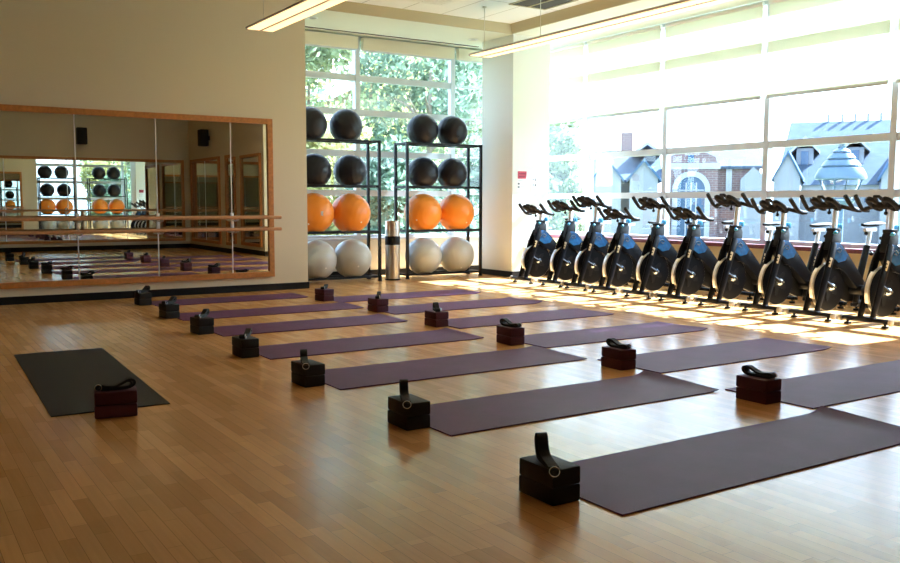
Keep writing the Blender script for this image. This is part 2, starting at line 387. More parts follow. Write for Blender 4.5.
def barre(label, loc, rz, length, brackets):
    t = empty('ballet_barre', loc, rz); tag(t, label, 'ballet barre')
    for z in (.925, .783):
        MB().tube([(0, -.25, z), (length, -.25, z)], .021, 14).build('hand_rail', 'barre', t)
    for q in brackets:
        m = MB(); m.box((q-.018, -.03, .74), (q+.018, -.018, .98), bev=.003)
        for z in (.925, .783):
            m.tube([(q, -.02, z-.035), (q, -.13, z-.04), (q, -.22, z-.03), (q, -.248, z-.018)], .010, 8)
        m.build('wall_bracket', 'silver', t)
barre('double wooden ballet barre on brackets along the panelled mirror', (-1.7, YA, 0), 0, 4.19+1.7, [X0+p+1.7 for p in pan[1:-1]])
barre('double wooden barre on the opposite wall, seen only in the mirror', (6.25, YN, 0), PI, 7.8, [1.3, 2.6, 3.9, 5.2, 6.5])

# speakers high on the opposite walls (seen in the mirror)
def speaker(label, loc, rz):
    t = empty('wall_speaker', loc, rz); tag(t, label, 'speaker', 'wall speakers seen in the mirror')
    MB().box((-.11, -.24, -.19), (.11, -.05, .19), bev=.02).build('cabinet', 'blackplastic', t)
    MB().box((-.098, -.247, -.175), (.098, -.238, .175), bev=.003).build('grille', 'rubber', t)
    MB().box((-.03, -.06, -.05), (.03, 0, .05)).build('wall_bracket', 'blackmetal', t)
speaker('black speaker on the reflected far wall, left one in the mirror', (4.02, YN, 2.62), PI)
speaker('black speaker on the reflected side wall, right one in the mirror', (6.5, .9, 2.58), -PI/2)

# ------------------------------------------------------------------ pendants and ceiling fittings
def pendant(label, x, y0, y1, z):
    t = empty('pendant_light', (x, y1, z)); tag(t, label, 'pendant light', 'linear fluorescent pendants'); L = y1-y0
    MB().prism([(-.175, .012), (-.165, .0), (.165, .0), (.175, .012), (.07, .05), (-.07, .05)], -L, 0, 'y').build('housing', 'lampbody', t, smooth=False)
    n = int(round(L/1.25)); s = L/n
    for i in range(n):
        a, b = -L+i*s+.012, -L+(i+1)*s-.012
        for q in (-1, 1):
            xa, xb = (.012, .15) if q > 0 else (-.15, -.012)
            MB().box((xa, a, -.010), (xb, b, .001), bev=.003).build('lamp_lens', 'tube', t)
    MB().box((-.009, -L, -.016), (.009, 0, .002)).box((-.17, -.006, -.014), (.17, .0, .012)).build('centre_rail', 'lampbody', t, smooth=False)
    for q in [-.12]+[-1.3-2.5*i for i in range(int((L-1.4)/2.5)+1)]:
        m = MB().cyl((0, q, .045), (0, q, ZC-z-.012), .004, 6); m.lathe([(.03, ZC-z-.014), (.03, ZC-z-.001)], (0, q, 0), 12)
        m.build('hanging_cable', 'cable', t)
pendant('long warm lit pendant light near the windows, ending by the column', 6.86, -.1, 9.93, 3.055)
pendant('long warm lit pendant light at top left in front of the mirror wall', 3.75, -.1, 9.80, 3.055)
# supply diffuser
t = empty('ceiling_diffuser', (6.06, 9.75, ZC)); tag(t, 'white square air diffuser in the ceiling above the ball racks', 'air diffuser')
m = MB()
for k in range(4):
    o_, i_ = .285-.068*k, .225-.068*k
    if k == 3: i_ = .02
    sq = lambda h, z: [(-h, -h, z), (h, -h, z), (h, h, z), (-h, h, z)]
    m.ring_loft([sq(o_, -.008), sq(i_, -.014), sq(i_-.004, -.010), sq(o_-.004, -.002)], closed=True)
m.build('louvre_blades', 'white', t, smooth=False)
MB().box((-.305, -.305, -.006), (-.28, .305, 0)).box((.28, -.305, -.006), (.305, .305, 0)).box((-.305, -.305, -.006), (.305, -.28, 0)).box((-.305, .28, -.006), (.305, .305, 0)).build('diffuser_frame', 'white', t, smooth=False)
# return grille
t = empty('return_grille', (7.33, 9.17, ZC)); tag(t, 'dark square return air opening in the ceiling by the tan fascia', 'air grille')
MB().box((-.29, -.33, -.004), (.29, .33, -.001)).build('opening_shade', 'ventdark', t, smooth=False)  # flat sheet, the recess shade put into its dark colour
MB().box((-.30, -.34, -.010), (-.275, .34, -.001)).box((.275, -.34, -.010), (.30, .34, -.001)).box((-.30, -.34, -.010), (.30, -.315, -.001)).box((-.30, .315, -.010), (.30, .34, -.001)).box((-.012, -.32, -.012), (.012, .32, -.001)).build('grille_frame', 'fascia', t, smooth=False)
# slot diffuser in the alcove soffit
t = MB().box((XO+.02, 11.735, ZS-.006), (8.10, 11.775, ZS+.004)).build('slot_diffuser', 'ventdark', smooth=False); tag(t, 'long dark slot diffuser in the alcove soffit above the shades', 'slot diffuser')
for x, y, lb in ((5.0, 11.15, 'small round downlight in the soffit near the pendant lamp end'), (7.68, 11.28, 'small round downlight in the soffit close to the column')):
    t = empty('recessed_downlight', (x, y, ZS)); tag(t, lb, 'downlight', 'soffit downlights')
    MB().lathe([(.075, -.001), (.075, -.006), (.055, -.010), (.050, -.001)], (0, 0, 0), 20).build('trim_ring', 'white', t)
    MB().lathe([(.05, -.001), (.05, -.003)], (0, 0, 0), 20).build('lamp_face', 'lampbody', t)

# signs and outlet on the column
t = empty('wall_sign', (8.11, YA+.006, 1.28)); tag(t, 'white notice with a red heading on the column', 'sign')
MB().box((-.09, -.004, 0), (.09, 0, .30)).build('sheet', 'paper', t, smooth=False)
MB().box((-.082, -.006, .185), (.082, -.003, .296)).build('red_heading', 'red', t, smooth=False)
MB().box((-.07, -.0075, .25), (.07, -.005, .268)).box((-.072, -.0075, .205), (.06, -.005, .226)).build('heading_text', 'redbar', t, smooth=False)
MB().box((-.078, -.006, .098), (-.048, -.003, .122)).box((-.078, -.006, .05), (-.048, -.003, .072)).build('bullet_marks', 'ink', t, smooth=False)
MB().box((-.03, -.006, .118), (.075, -.003, .126)).box((-.03, -.006, .100), (.07, -.003, .107)).box((-.03, -.006, .068), (.075, -.003, .075)).box((-.03, -.006, .048), (.06, -.003, .055)).box((-.07, -.006, .15), (.07, -.003, .158)).build('small_text', 'greyprint', t, smooth=False)
t = empty('wall_sign', (8.38, YA+.006, 1.27)); tag(t, 'plain white notice beside the red headed one on the column', 'sign')
MB().box((-.095, -.004, 0), (.095, 0, .235)).build('sheet', 'paper', t, smooth=False)
MB().box((-.03, -.006, .165), (-.012, -.003, .205)).box((-.075, -.006, .10), (-.042, -.003, .112)).box((-.028, -.006, .085), (-.008, -.003, .118)).box((-.075, -.006, .18), (-.045, -.003, .19)).build('printed_figure', 'ink', t, smooth=False)
MB().box((0, -.006, .16), (.07, -.003, .17)).box((-.01, -.006, .14), (.07, -.003, .147)).box((-.06, -.006, .06), (.06, -.003, .068)).box((-.07, -.006, .03), (.05, -.003, .037)).box((.02, -.006, .09), (.075, -.003, .097)).build('small_text', 'greyprint', t, smooth=False)
t = empty('wall_outlet', (8.18, YA+.006, .40)); tag(t, 'small beige outlet plate low on the column beside a bike', 'outlet')
MB().box((-.036, -.006, -.058), (.036, 0, .058), bev=.003).build('cover_plate', 'wall', t)
MB().box((-.014, -.009, .012), (.014, -.004, .036)).box((-.014, -.009, -.036), (.014, -.004, -.012)).build('socket', 'fascia', t, smooth=False)

# ------------------------------------------------------------------ ball racks and balls
SH = [.06, .695, 1.335, 1.96]
RY0, RY1 = 11.13, 11.47
def rack(label, x0, x1):
    t = empty('ball_rack', ((x0+x1)/2, (RY0+RY1)/2, 0)); tag(t, label, 'ball rack', 'black steel ball racks'); hw = (x1-x0)/2; hd = .17; s = .019
    for a in (-1, 1):
        for b in (-1, 1):
            p = MB().box((a*hw-s, b*hd-s, .012), (a*hw+s, b*hd+s, SH[3]+.02), bev=.003).build('post', 'blackmetal', t)
            MB().box((a*hw-s-.004, b*hd-s-.004, 0), (a*hw+s+.004, b*hd+s+.004, .014)).build('foot', 'rubber', p, smooth=False)
    for z in SH:
        for b in (-1, 1):
            MB().box((-hw+s*.5, b*.145-.016, z-.017), (hw-s*.5, b*.145+.016, z+.017), bev=.003).build('shelf_rail', 'blackmetal', t)
        for a in (-1, 1):
            MB().box((a*hw-.015, -hd, z-.015), (a*hw+.015, hd, z+.015)).build('side_bar', 'blackmetal', t, smooth=False)
    return t
rack('black steel ball rack half hidden behind the end of the beige wall', 4.80, 5.985)
rack('black steel ball rack nearest the column', 6.44, 7.725)
def ball(x, r, shelf, colour, label):
    zz = SH[shelf]+.010+math.sqrt((r+.012)**2-.145**2)
    o = empty('exercise_ball', (x, 11.30, zz))
    tag(o, label, 'exercise ball', 'exercise balls on the racks')
    prof = []
    n = 46
    for i in range(n+1):
        a = -PI/2+PI*i/n; k = r + (.0022 if i % 4 == 0 and abs(a) < 1.2 else 0)
        prof.append((k*math.cos(a), k*math.sin(a)))
    b = MB().lathe(prof, (0, 0, 0), 40, 'x').build('ball_skin', colour, o, auto=60)
    b.rotation_euler = (random.uniform(-.5, .5), random.uniform(-.6, .6), random.uniform(.3, 2.6))
    q = MB().lathe([(.012, 0), (.012, .006), (.006, .009)], (0, 0, r-.005), 12).build('valve_plug', 'white' if colour != 'ballblack' else 'blackplastic', o)
    q.rotation_euler = (random.uniform(1.9, 2.6), 0, random.uniform(-1, 1))
    return o
rows = [(0, 'ballgrey', 'silver grey', .274, 'the bottom shelf'), (1, 'ballorange', 'orange', .280, 'the second lowest shelf'), (2, 'ballblack', 'black', .233, 'the second highest shelf'), (3, 'ballblack', 'black', .233, 'the top shelf')]
for s, c, nm, r, wh in rows:
    for x, side, rk in ((5.07, 'left', 'left rack'), (5.615, 'right', 'left rack')):
        rr = r
        o = ball(x+(.02 if s == 0 else -.06 if s == 3 else -.02 if s == 1 and side == 'left' else 0), rr, s, c, '%s exercise ball on %s, %s one of the %s' % (nm, wh, side, rk))
        if s == 1 and side == 'left':
            q = MB().box((-.018, -.002, -.03), (.018, .002, .03), bev=.001).box((-.010, -.004, -.02), (.012, .0, .012)).build('printed_mark', 'greyprint', o); q.location = (0, -r+.002, .0)
    for x, side in ((6.80, 'left'), (7.385, 'right')):
        rr = r
        ball(x-(.07 if (s > 1 and side == 'right') else 0)-(.0 if s else -.01), rr, s, c, '%s exercise ball on %s, %s one in the rack by the column' % (nm, wh, side))

# litter bin between the racks
t = empty('litter_bin', (6.21, 11.16, 0)); tag(t, 'tall brushed steel litter bin with a black band between the ball racks', 'litter bin')
MB().lathe([(.098, 0), (.104, .008), (.104, .845), (.098, .85), (.09, .85), (.09, .80), (.0, .80)], (0, 0, 0), 32).build('body', 'steel', t)
MB().lathe([(.1055, .505), (.1075, .51), (.1075, .625), (.1055, .63)], (0, 0, 0), 32).build('black_band', 'blackplastic', t)
MB().lathe([(.108, 0), (.108, .02), (.1, .022)], (0, 0, 0), 32).build('base_ring', 'blackplastic', t)

# ------------------------------------------------------------------ yoga mats, blocks, straps
K = .9167
def yoga_mat(label, x0, x1, y0, y1, material, group, curl=.012, rz=0.):
    o_ = MB(); nx, ny, th = 40, 8, .006
    L, W = x1-x0, y1-y0
    def zf(u, v):
        c = curl*(1.0+.5*math.sin(v*3+x0*5))*max(0, (u-.94)/.06)**2
        return c + .0012*max(0, math.sin(u*9+y0*7))*(1 if .05 < u < .9 else 0)
    bm = o_.bm; top = []; bot = []
    for i in range(nx+1):
        u = i/nx; u = 1-(1-u)**1.6 if i > nx/2 else u
        u = i/nx
        top.append([bm.verts.new((u*L-L/2, v/ny*W-W/2, th+zf(u, v/ny))) for v in range(ny+1)])
        bot.append([bm.verts.new((u*L-L/2, v/ny*W-W/2, .0004+zf(u, v/ny))) for v in range(ny+1)])
    for i in range(nx):
        for j in range(ny):
            bm.faces.new((top[i][j], top[i+1][j], top[i+1][j+1], top[i][j+1])); bm.faces.new((bot[i][j], bot[i][j+1], bot[i+1][j+1], bot[i+1][j]))
        bm.faces.new((top[i][0], bot[i][0], bot[i+1][0], top[i+1][0])); bm.faces.new((top[i][ny], top[i+1][ny], bot[i+1][ny], bot[i][ny]))
    for j in range(ny):
        bm.faces.new((top[0][j], top[0][j+1], bot[0][j+1], bot[0][j])); bm.faces.new((top[nx][j], bot[nx][j], bot[nx][j+1], top[nx][j+1]))
    o = o_.build('yoga_mat', material, auto=40); o.location = ((x0+x1)/2, (y0+y1)/2, 0); o.rotation_euler = (0, 0, rz)
    tag(o, label, 'yoga mat', group)
    return o
MATS = [  # x0, x1, ynear, yfar in tape units, and curl of the far end
    ('L', 2.36, 4.53, 2.434, 3.075, .020), ('L', 2.44, 4.48, 3.774, 4.43, .018), ('L', 2.458, 4.55, 5.112, 5.78, .008), ('L', 2.493, 4.49, 6.41, 7.05, .010), ('L', 2.575, 4.49, 7.76, 8.39, .006), ('L', 2.583, 4.64, 9.02, 9.63, .008), ('L', 2.694, 4.575, 10.43, 11.03, .006),
    ('R', 4.56, 6.60, 3.145, 3.79, .008), ('R', 4.612, 6.60, 4.40, 5.06, .010), ('R', 4.625, 6.585, 5.70, 6.35, .012), ('R', 4.652, 6.65, 7.04, 7.67, .006), ('R', 4.664, 6.69, 8.33, 9.0, .016), ('R', 4.674, 6.74, 9.69, 10.28, .010)]
li = ri = 0
for sd, a, b, c, d, cu in MATS:
    if sd == 'L':
        lb = ['plum yoga mat at the front, largest in the picture', 'plum yoga mat second from the front in the black block row', 'plum yoga mat third from the front in the black block row', 'plum yoga mat fourth from the front in the black block row', 'plum yoga mat fifth from the front in the black block row', 'plum yoga mat sixth from the front in the black block row', 'plum yoga mat right under the mirror wall'][li]; li += 1
    else:
        lb = ['plum yoga mat at the right edge behind the largest one', 'plum yoga mat second from the front in the maroon block row', 'plum yoga mat third from the front in the maroon block row', 'plum yoga mat fourth from the front in the maroon block row', 'plum yoga mat fifth from the front in the maroon block row', 'plum yoga mat rearmost in the maroon block row, before the ball racks'][ri]; ri += 1
    yoga_mat(lb, a*K, b*K, c*K, d*K, 'purple', 'plum mats of the class', cu)
yoga_mat('black yoga mat alone at left, set crosswise for the teacher', -.30, .30, -1.08, 1.08, 'blackmat', None, .0)
tm = bpy.data.objects['yoga_mat.%03d' % (len(MATS))]
tm.location = (1.047, 5.95, 0); tm.rotation_euler = (0, 0, -.0385)

BH = .068
def block(x, y, z, rz, material, label, group):
    o = MB().box((-.0665, -.104, 0), (.0665, .104, BH-.001), bev=.009).build('yoga_block', material); o.location = (x, y, z); o.rotation_euler = (0, 0, rz)
    tag(o, label, 'yoga block', group)
    return o
def smooth_path(P, n=6, closed=True):
    P = [Vector(p) for p in P]; out = []; N = len(P)
    for i in range(N if closed else N-1):
        g = lambda k: P[k % N] if closed else P[max(0, min(N-1, k))]
        p0, p1, p2, p3 = g(i-1), g(i), g(i+1), g(i+2)
        for j in range(n):
            t = j/n; out.append(.5*((2*p1)+(-p0+p2)*t+(2*p0-5*p1+4*p2-p3)*t*t+(-p0+3*p1-3*p2+p3)*t**3))
    if not closed: out.append(P[-1])
    return out
def strap(x, y, z, rz, style, label, tall=1., ring_side=-1):
    t = empty('yoga_strap', (x, y, z), rz); tag(t, label, 'yoga strap', 'black straps on the block stacks')
    h = .012
    if style == 'stand':      # folded bundle lying to the front edge, its loop standing up at the back
        P = [(0, -.098, .010), (0, -.05, .016), (0, -.01, .026), (0, .015, .05*tall), (.0, .025, .085*tall), (.0, .045, .098*tall), (0, .062, .08*tall), (0, .058, .045*tall), (0, .04, .014), (0, .0, .006), (0, -.05, .0055), (0, -.092, .0055)]
        ring = (0, -.113, -.012)
        rr = MB().tube([(ring[0]+.017*math.cos(a)*1.15, ring[1]+.006*math.sin(a), ring[2]+.017*math.sin(a)+.008) for a in [2*PI*i/20 for i in range(20)]], .0022, 6, closed=True)
    else:                      # bundle lying on the block with a low raised loop at the back
        P = [(0, -.075, .026), (.004, -.035, .020), (.008, .0, .020), (.010, .035, .035*tall), (.008, .066, .050*tall), (.006, .090, .046*tall), (.004, .094, .028), (0, .072, .012), (0, .03, .0055), (0, -.03, .0055), (0, -.072, .0065), (0, -.090, .016)]
        ring = (0, -.082, .018)
        rr = MB().tube([(ring[0]+.024, ring[1]+.016*math.cos(a), ring[2]+.016*math.sin(a)) for a in [2*PI*i/20 for i in range(20)]], .0024, 6, closed=True)
    th = .006 if style == 'stand' else .012
    MB().sweep(smooth_path(P, 5), .040, th, (1, 0, 0), closed=True).build('strap_loop', 'strap', t)
    # inner turn of the folded webbing
    c = sum((Vector(p) for p in P), Vector())/len(P)
    P2 = [tuple(c+(Vector(p)-c)*.80+Vector((0, 0, -.001))) for p in P]
    P2 = [(p[0], p[1], max(p[2], .012)) for p in P2]
    P = [(p[0], p[1], max(p[2], .0075)) for p in P] if style == 'lie' else P
    MB().sweep(smooth_path(P2, 5), .037, th*.7, (1, 0, 0), closed=True).build('inner_fold', 'strap', t)
    rr.build('ring_buckle', 'chrome', t)
    return t
ST = [  # x, y, rz, colour, strap style, strap yaw, tall
    (2.083, 2.541, 0, 'b', 'stand', -.36, 1.0), (2.176, 3.755, -.02, 'b', 'stand', -.40, .88), (2.165, 4.958, .02, 'b', 'stand', -.35, .72), (2.195, 6.13, .0, 'b', 'lie', -.6, 1.0), (2.275, 7.415, .07, 'b', 'lie', -.8, 1.15), (2.325, 8.60, .08, 'b', 'lie', -.9, 1.15), (2.385, 9.85, .03, 'b', 'lie', -.9, 1.2),
    (4.112, 3.185, 0, 'm', 'lie', .12, .95), (4.148, 4.345, -.06, 'm', 'lie', .1, .95), (4.15, 5.56, -.05, 'm', 'lie', .25, 1.0), (4.195, 6.735, -.02, 'm', 'lie', -.35, 1.25), (4.258, 7.965, 0, 'm', 'lie', -.55, 1.1), (4.215, 9.165, .1, 'm', 'lie', -.75, .8)]
bn = ['at the very front', 'second from the front', 'third from the front', 'fourth from the front', 'fifth from the front', 'sixth from the front', 'rearmost, nearest the mirror wall']
mn = ['at the right edge', 'second from the front', 'third from the front', 'fourth from the front', 'fifth from the front', 'rearmost, before the ball racks']
ib = im = 0
for x, y, rz, c, sty, sy, tall in ST:
    if c == 'b': wh = 'stack %s in the black row' % bn[ib]; mt, cn = 'blockblack', 'black'; ib += 1
    else: wh = 'stack %s in the maroon row' % mn[im]; mt, cn = 'blockmaroon', 'maroon'; im += 1
    jx, jr = random.uniform(-.002, .002), random.uniform(-.02, .02)
    block(x, y, .0, rz, mt, 'lower %s block of the %s' % (cn, wh), '%s yoga blocks' % cn)
    block(x+jx, y+random.uniform(-.003, .003), BH, rz+jr, mt, 'upper %s block of the %s' % (cn, wh), '%s yoga blocks' % cn)
    strap(x-(.022 if sty == 'stand' else 0), y, 2*BH-.001, rz+sy, sty, 'black strap with ring on the %s' % wh, tall)
TX, TY, TR = 1.0, 4.758, PI/2-.2
block(TX, TY, .0, TR, 'blockmaroon', 'lower maroon foam block in front of the black mat', 'maroon yoga blocks')
block(TX+.001, TY+.002, BH, TR+.015, 'blockmaroon', 'upper maroon foam block in front of the black mat', 'maroon yoga blocks')
strap(TX, TY, 2*BH-.001, TR+PI-.0, 'lie', 'black strap with ring on the maroon stack by the black mat', 1.0)

# ------------------------------------------------------------------ spin bikes (local +x is the front)
def spin_bike():
    t = empty('spin_bike'); P = lambda n, m, mt, par=t: m.build(n, mt, par)
    # stabilizers
    for nm, x, hw in (('front_stabilizer', .52, .235), ('rear_stabilizer', -.50, .25)):
        s = P(nm, MB().tube([(x, -hw, .058), (x, -hw+.02, .058), (x, hw-.02, .058), (x, hw, .058)], [.022, .027, .027, .022], 12, flat=.8), 'blackgloss')
        for q in (-1, 1):
            P('leveling_foot', MB().lathe([(.012, .04), (.012, .022), (.030, .018), (.032, .0), (.0, .0)], (x, q*(hw-.05), 0), 14), 'rubber', s)
            if x > 0: P('transport_wheel', MB().lathe([(.010, -.014), (.030, -.012), (.032, 0), (.030, .012), (.010, .014)], (x+.015, q*(hw+.012), .056), 16, 'y'), 'lampbody', s)
            else: P('end_cap', MB().sphere((x, q*hw, .058), .026, 12, 8, (1, .6, .85)), 'blackplastic', s)
    # base rail
    P('base_rail', MB().tube([(-.50, 0, .075), (-.30, 0, .10), (-.18, 0, .12)], .028, 10, flat=1.3).tube([(-.18, 0, .12), (-.20, 0, .22)], .03, 10), 'blackmetal')
    # fork: two blades either side of the flywheel
    m = MB()
    for q in (-1, 1):
        yb = q*.062
        pts = [(.525, yb, .065), (.47, yb, .22), (.405, yb, .40), (.335, yb*.95, .58), (.275, yb*.7, .72)]
        m.tube(pts, [.036, .042, .046, .048, .046], 10, flat=.45, up=(0, 1, 0))
        m.cyl((.40, yb*1.02, .36), (.29, yb*1.02, .30), .018, 8)
    m.box((.49, -.085, .045), (.555, .085, .085), bev=.008)
    fk = P('fork', m, 'blackgloss')
    for q in (-1, 1):
        y = q*.083; m = MB()
        mx = Matrix.Translation((.375, y, .545)) @ Matrix.Rotation(-.36, 4, 'Y')
        m.box((-.020, -.002, .022), (.014, .002, .045), mx).box((-.020, -.002, -.045), (-.008, .002, .03), mx).box((-.020, -.002, -.01), (.010, .002, .008), mx).box((-.015, -.002, -.045), (.006, .002, -.022), mx)
        P('fork_decal', m, 'gold', fk)
    # head and neck sleeve
    P('head_tube', MB().prism([(.330, .66), (.285, .80), (.265, .845), (.175, .845), (.150, .80), (.155, .66)], -.042, .042, 'y', bev=.012), 'blackmetal')
    P('neck_collar', MB().box((.172, -.047, .835), (.270, .047, .868), bev=.008), 'blackplastic')
    # main beam with blue panel
    bm_ = P('frame_beam', MB().prism([(.325, .60), (.315, .70), (.25, .735), (.17, .735), (.13, .68), (-.20, .375), (-.26, .30), (-.22, .235), (-.14, .25), (.10, .465), (.20, .475)], -.045, .045, 'y', bev=.014), 'blackgloss')
    for q in (-1, 1):
        y = q*.0465; m = MB().prism([(.300, .60), (.295, .695), (.24, .727), (.175, .722), (.05, .60), (.09, .55), (.19, .535)], y-.003, y+.003, 'y')
        pn = P('blue_panel', m, 'blue', bm_)
        m = MB().tube([(.26, q*.051, .64), (.23, q*.051, .67), (.19, q*.051, .675), (.16, q*.051, .65), (.18, q*.051, .63), (.22, q*.051, .645)], .005, 6)
        P('panel_emblem', m, 'lampblue', pn)
    # flywheel
    fw = P('flywheel', MB().lathe([(.02, -.022), (.175, -.016), (.18, -.010), (.20, -.010), (.20, .010), (.18, .010), (.175, .016), (.02, .022)], (.285, 0, .30), 40, 'y'), 'blackgloss')
    P('flywheel_rim', MB().lathe([(.198, -.014), (.208, -.017), (.232, -.017), (.236, -.010), (.236, .010), (.232, .017), (.208, .017), (.198, .014)], (.285, 0, .30), 48, 'y'), 'steel', fw)
    P('rim_band', MB().lathe([(.203, -.0185), (.230, -.0185), (.230, .0185), (.203, .0185)], (.285, 0, .30), 48, 'y'), 'blackgloss', fw)
    P('hub', MB().lathe([(.0, -.088), (.018, -.086), (.022, -.074), (.036, -.06), (.042, -.03), (.042, .03), (.036, .06), (.022, .074), (.018, .086), (.0, .088)], (.285, 0, .30), 20, 'y'), 'chrome', fw)
    pl = []
    for k in range(40):
        a = 2*PI*k/40; r = .085+.055*max(0., math.cos(5*a+.6))**.7 if math.cos(5*a+.6) > 0 else .085-.02*abs(math.cos(5*a+.6))
        pl.append((.285+r*math.cos(a), .30+r*math.sin(a)))
    P('spoke_disc', MB().prism(pl, -.0225, .0225, 'y'), 'blackmetal', fw)
    m = MB(); arc = [(.285+.252*math.cos(a), 0, .30+.252*math.sin(a)) for a in [math.radians(d) for d in range(-22, 52, 7)]]
    m.sweep(arc, .034, .006, (0, 1, 0)); P('wheel_guard', m, 'silver')
    # chain guard, cranks, pedals
    P('chain_guard', MB().prism([(.26, .25), (.29, .33), (.24, .37), (-.10, .37), (-.26, .36), (-.31, .29), (-.31, .20), (-.25, .13), (-.12, .12), (.20, .235)], -.085, -.05, 'y', bev=.012), 'blackplastic')
    P('bottom_bracket', MB().lathe([(.03, -.10), (.05, -.09), (.05, .09), (.03, .10)], (-.17, 0, .25), 18, 'y'), 'blackmetal')
    ang = random.uniform(0, 6.28)
    for q in (-1, 1):
        a = .9+(PI if q > 0 else 0); e = (-.17+.165*math.cos(a), q*.115, .25+.165*math.sin(a))
        c = P('crank_arm', MB().tube([(-.17, q*.105, .25), e], [.020, .015], 10, flat=.6, up=(0, 1, 0)), 'silver')
        p = P('pedal', MB().box((e[0]-.05, min(q*.125, q*.215), e[2]-.012), (e[0]+.05, max(q*.125, q*.215), e[2]+.012), bev=.006), 'blackplastic', c)
        P('toe_cage', MB().sweep(smooth_path([(e[0]-.0, q*.17, e[2]+.014), (e[0]+.05, q*.17, e[2]+.05), (e[0]+.09, q*.17, e[2]+.045), (e[0]+.10, q*.17, e[2]+.01), (e[0]+.05, q*.17, e[2]-.016)], 4, False), .05, .004, (0, 1, 0)), 'blackplastic', p)
    # seat
    P('seat_tube', MB().tube([(-.17, 0, .24), (-.215, 0, .34), (-.33, 0, .68)], [.04, .036, .034], 12, flat=.8), 'blackmetal')
    P('rear_stay', MB().tube([(-.23, 0, .34), (-.38, 0, .20), (-.50, 0, .07)], [.034, .03, .028], 10), 'blackmetal')
    kn = P('seat_knob', MB().cyl((-.36, 0, .615), (-.395, 0, .605), .009, 8).sphere((-.405, 0, .602), .022, 12, 8), 'blackplastic')
    sp = P('seat_post', MB().tube([(-.31, 0, .60), (-.365, 0, .825)], .022, 12), 'silver')
    P('seat_slider', MB().box((-.45, -.02, .805), (-.27, .02, .84), bev=.006), 'silver', sp)
    P('slider_knob', MB().cyl((-.36, 0, .81), (-.36, -.0, .775), .014, 8).sphere((-.30, 0, .788), .02, 10, 8), 'blackplastic', sp)
    m = MB(); rings = []
    for x, wy, zt, th in ((-.50, .055, .895, .03), (-.485, .085, .905, .045), (-.43, .090, .905, .05), (-.37, .062, .898, .05), (-.30, .030, .892, .045), (-.235, .020, .888, .035), (-.222, .010, .884, .02)):
        rings.append([(x, wy*math.cos(a), zt-th/2+th/2*math.sin(a)*(1 if math.sin(a) > 0 else .8)) for a in [2*PI*i/14 for i in range(14)]])
    m.ring_loft(rings); P('saddle', m, 'rubber')
    # handlebar
    hp = P('handlebar_post', MB().tube([(.235, 0, .70), (.195, 0, 1.07)], .024, 12, flat=1.3), 'silver')
    P('post_slot', MB().tube([(.229, -.0235, .76), (.199, -.0235, 1.04)], .005, 6), 'blackmetal', hp)
    P('post_knob', MB().cyl((.175, 0, .865), (.14, 0, .875), .010, 8).box((.105, -.020, .850), (.142, .020, .905), bev=.007), 'blueplastic')
    P('adjusting_knob', MB().cyl((.265, .03, .815), (.305, .075, .825), .008, 8).sphere((.315, .087, .827), .020, 12, 8, (1, 1, .8)), 'blueplastic')
    P('side_knob', MB().cyl((.21, -.035, .79), (.21, -.085, .785), .007, 8).sphere((.21, -.095, .784), .017, 12, 8), 'blackplastic')
    hb = MB(); zz = 1.085
    hb.tube([(.27, -.243, zz-.045), (.285, -.19, zz-.03), (.31, -.08, zz-.005), (.315, 0, zz), (.31, .08, zz-.005), (.285, .19, zz-.03), (.27, .243, zz-.045)], .021, 10)
    for q in (-1, 1):
        hb.tube(smooth_path([(.185, q*.252, zz-.052), (.24, q*.250, zz-.050), (.30, q*.245, zz-.028), (.357, q*.240, zz+.026), (.41, q*.234, zz+.085)], 4, False), [.020]*4+[.021]*8+[.022]*4+[.019], 10)
        lp = [(.30+.055+.085*math.cos(a), q*.078+.040*math.sin(a), zz+.008+.046*math.cos(a)) for a in [2*PI*i/18 for i in range(18)]]
        hb.tube(lp, .023, 10, closed=True)
    hb.box((.285, -.075, zz-.03), (.39, .075, zz+.028), bev=.014); hb.box((.165, -.03, zz-.04), (.32, .03, zz+.012), bev=.010); hb.tube([(.40, -.03, zz+.045), (.445, -.02, zz+.075), (.445, .02, zz+.075), (.40, .03, zz+.045)], .016, 8)
    P('handlebar', hb, 'rubber')
    P('clamp_knob', MB().cyl((.30, 0, zz-.03), (.30, 0, zz-.065), .008, 8).sphere((.30, 0, zz-.075), .018, 12, 8), 'blackplastic')
    return t
proto = spin_bike()
BIKES = [(7.50, 9.76, 1.004), (7.52, 9.16, 1.052), (7.50, 8.63, 1.110), (7.48, 8.11, 0.961), (7.46, 7.49, 1.090), (7.46, 6.94, 0.975), (7.49, 6.39, 1.119), (7.49, 5.80, 1.062), (7.46, 5.20, 1.090), (7.47, 4.63, 1.090)]
BL = ['black and blue spin bike closest to the white column', 'black and blue spin bike second from the column', 'black and blue spin bike third from the column, handlebar raised', 'black and blue spin bike fourth from the column, handlebar low',
      'black and blue spin bike fifth from the column, handlebar raised', 'black and blue spin bike sixth from the column, handlebar low', 'black and blue spin bike fourth from the right, handlebar highest', 'black and blue spin bike third from the right',
      'black and blue spin bike second from the right, whole seat in view', 'black and blue spin bike at the right edge, cut off']
SEATH = [.0, .01, 0, -.01, 0, .01, .0, .0, .02, -.015]
bikes = []
for i, (xf, y, hz) in enumerate(BIKES):
    b = proto if i == 0 else copy_tree(proto)
    bikes.append(b)
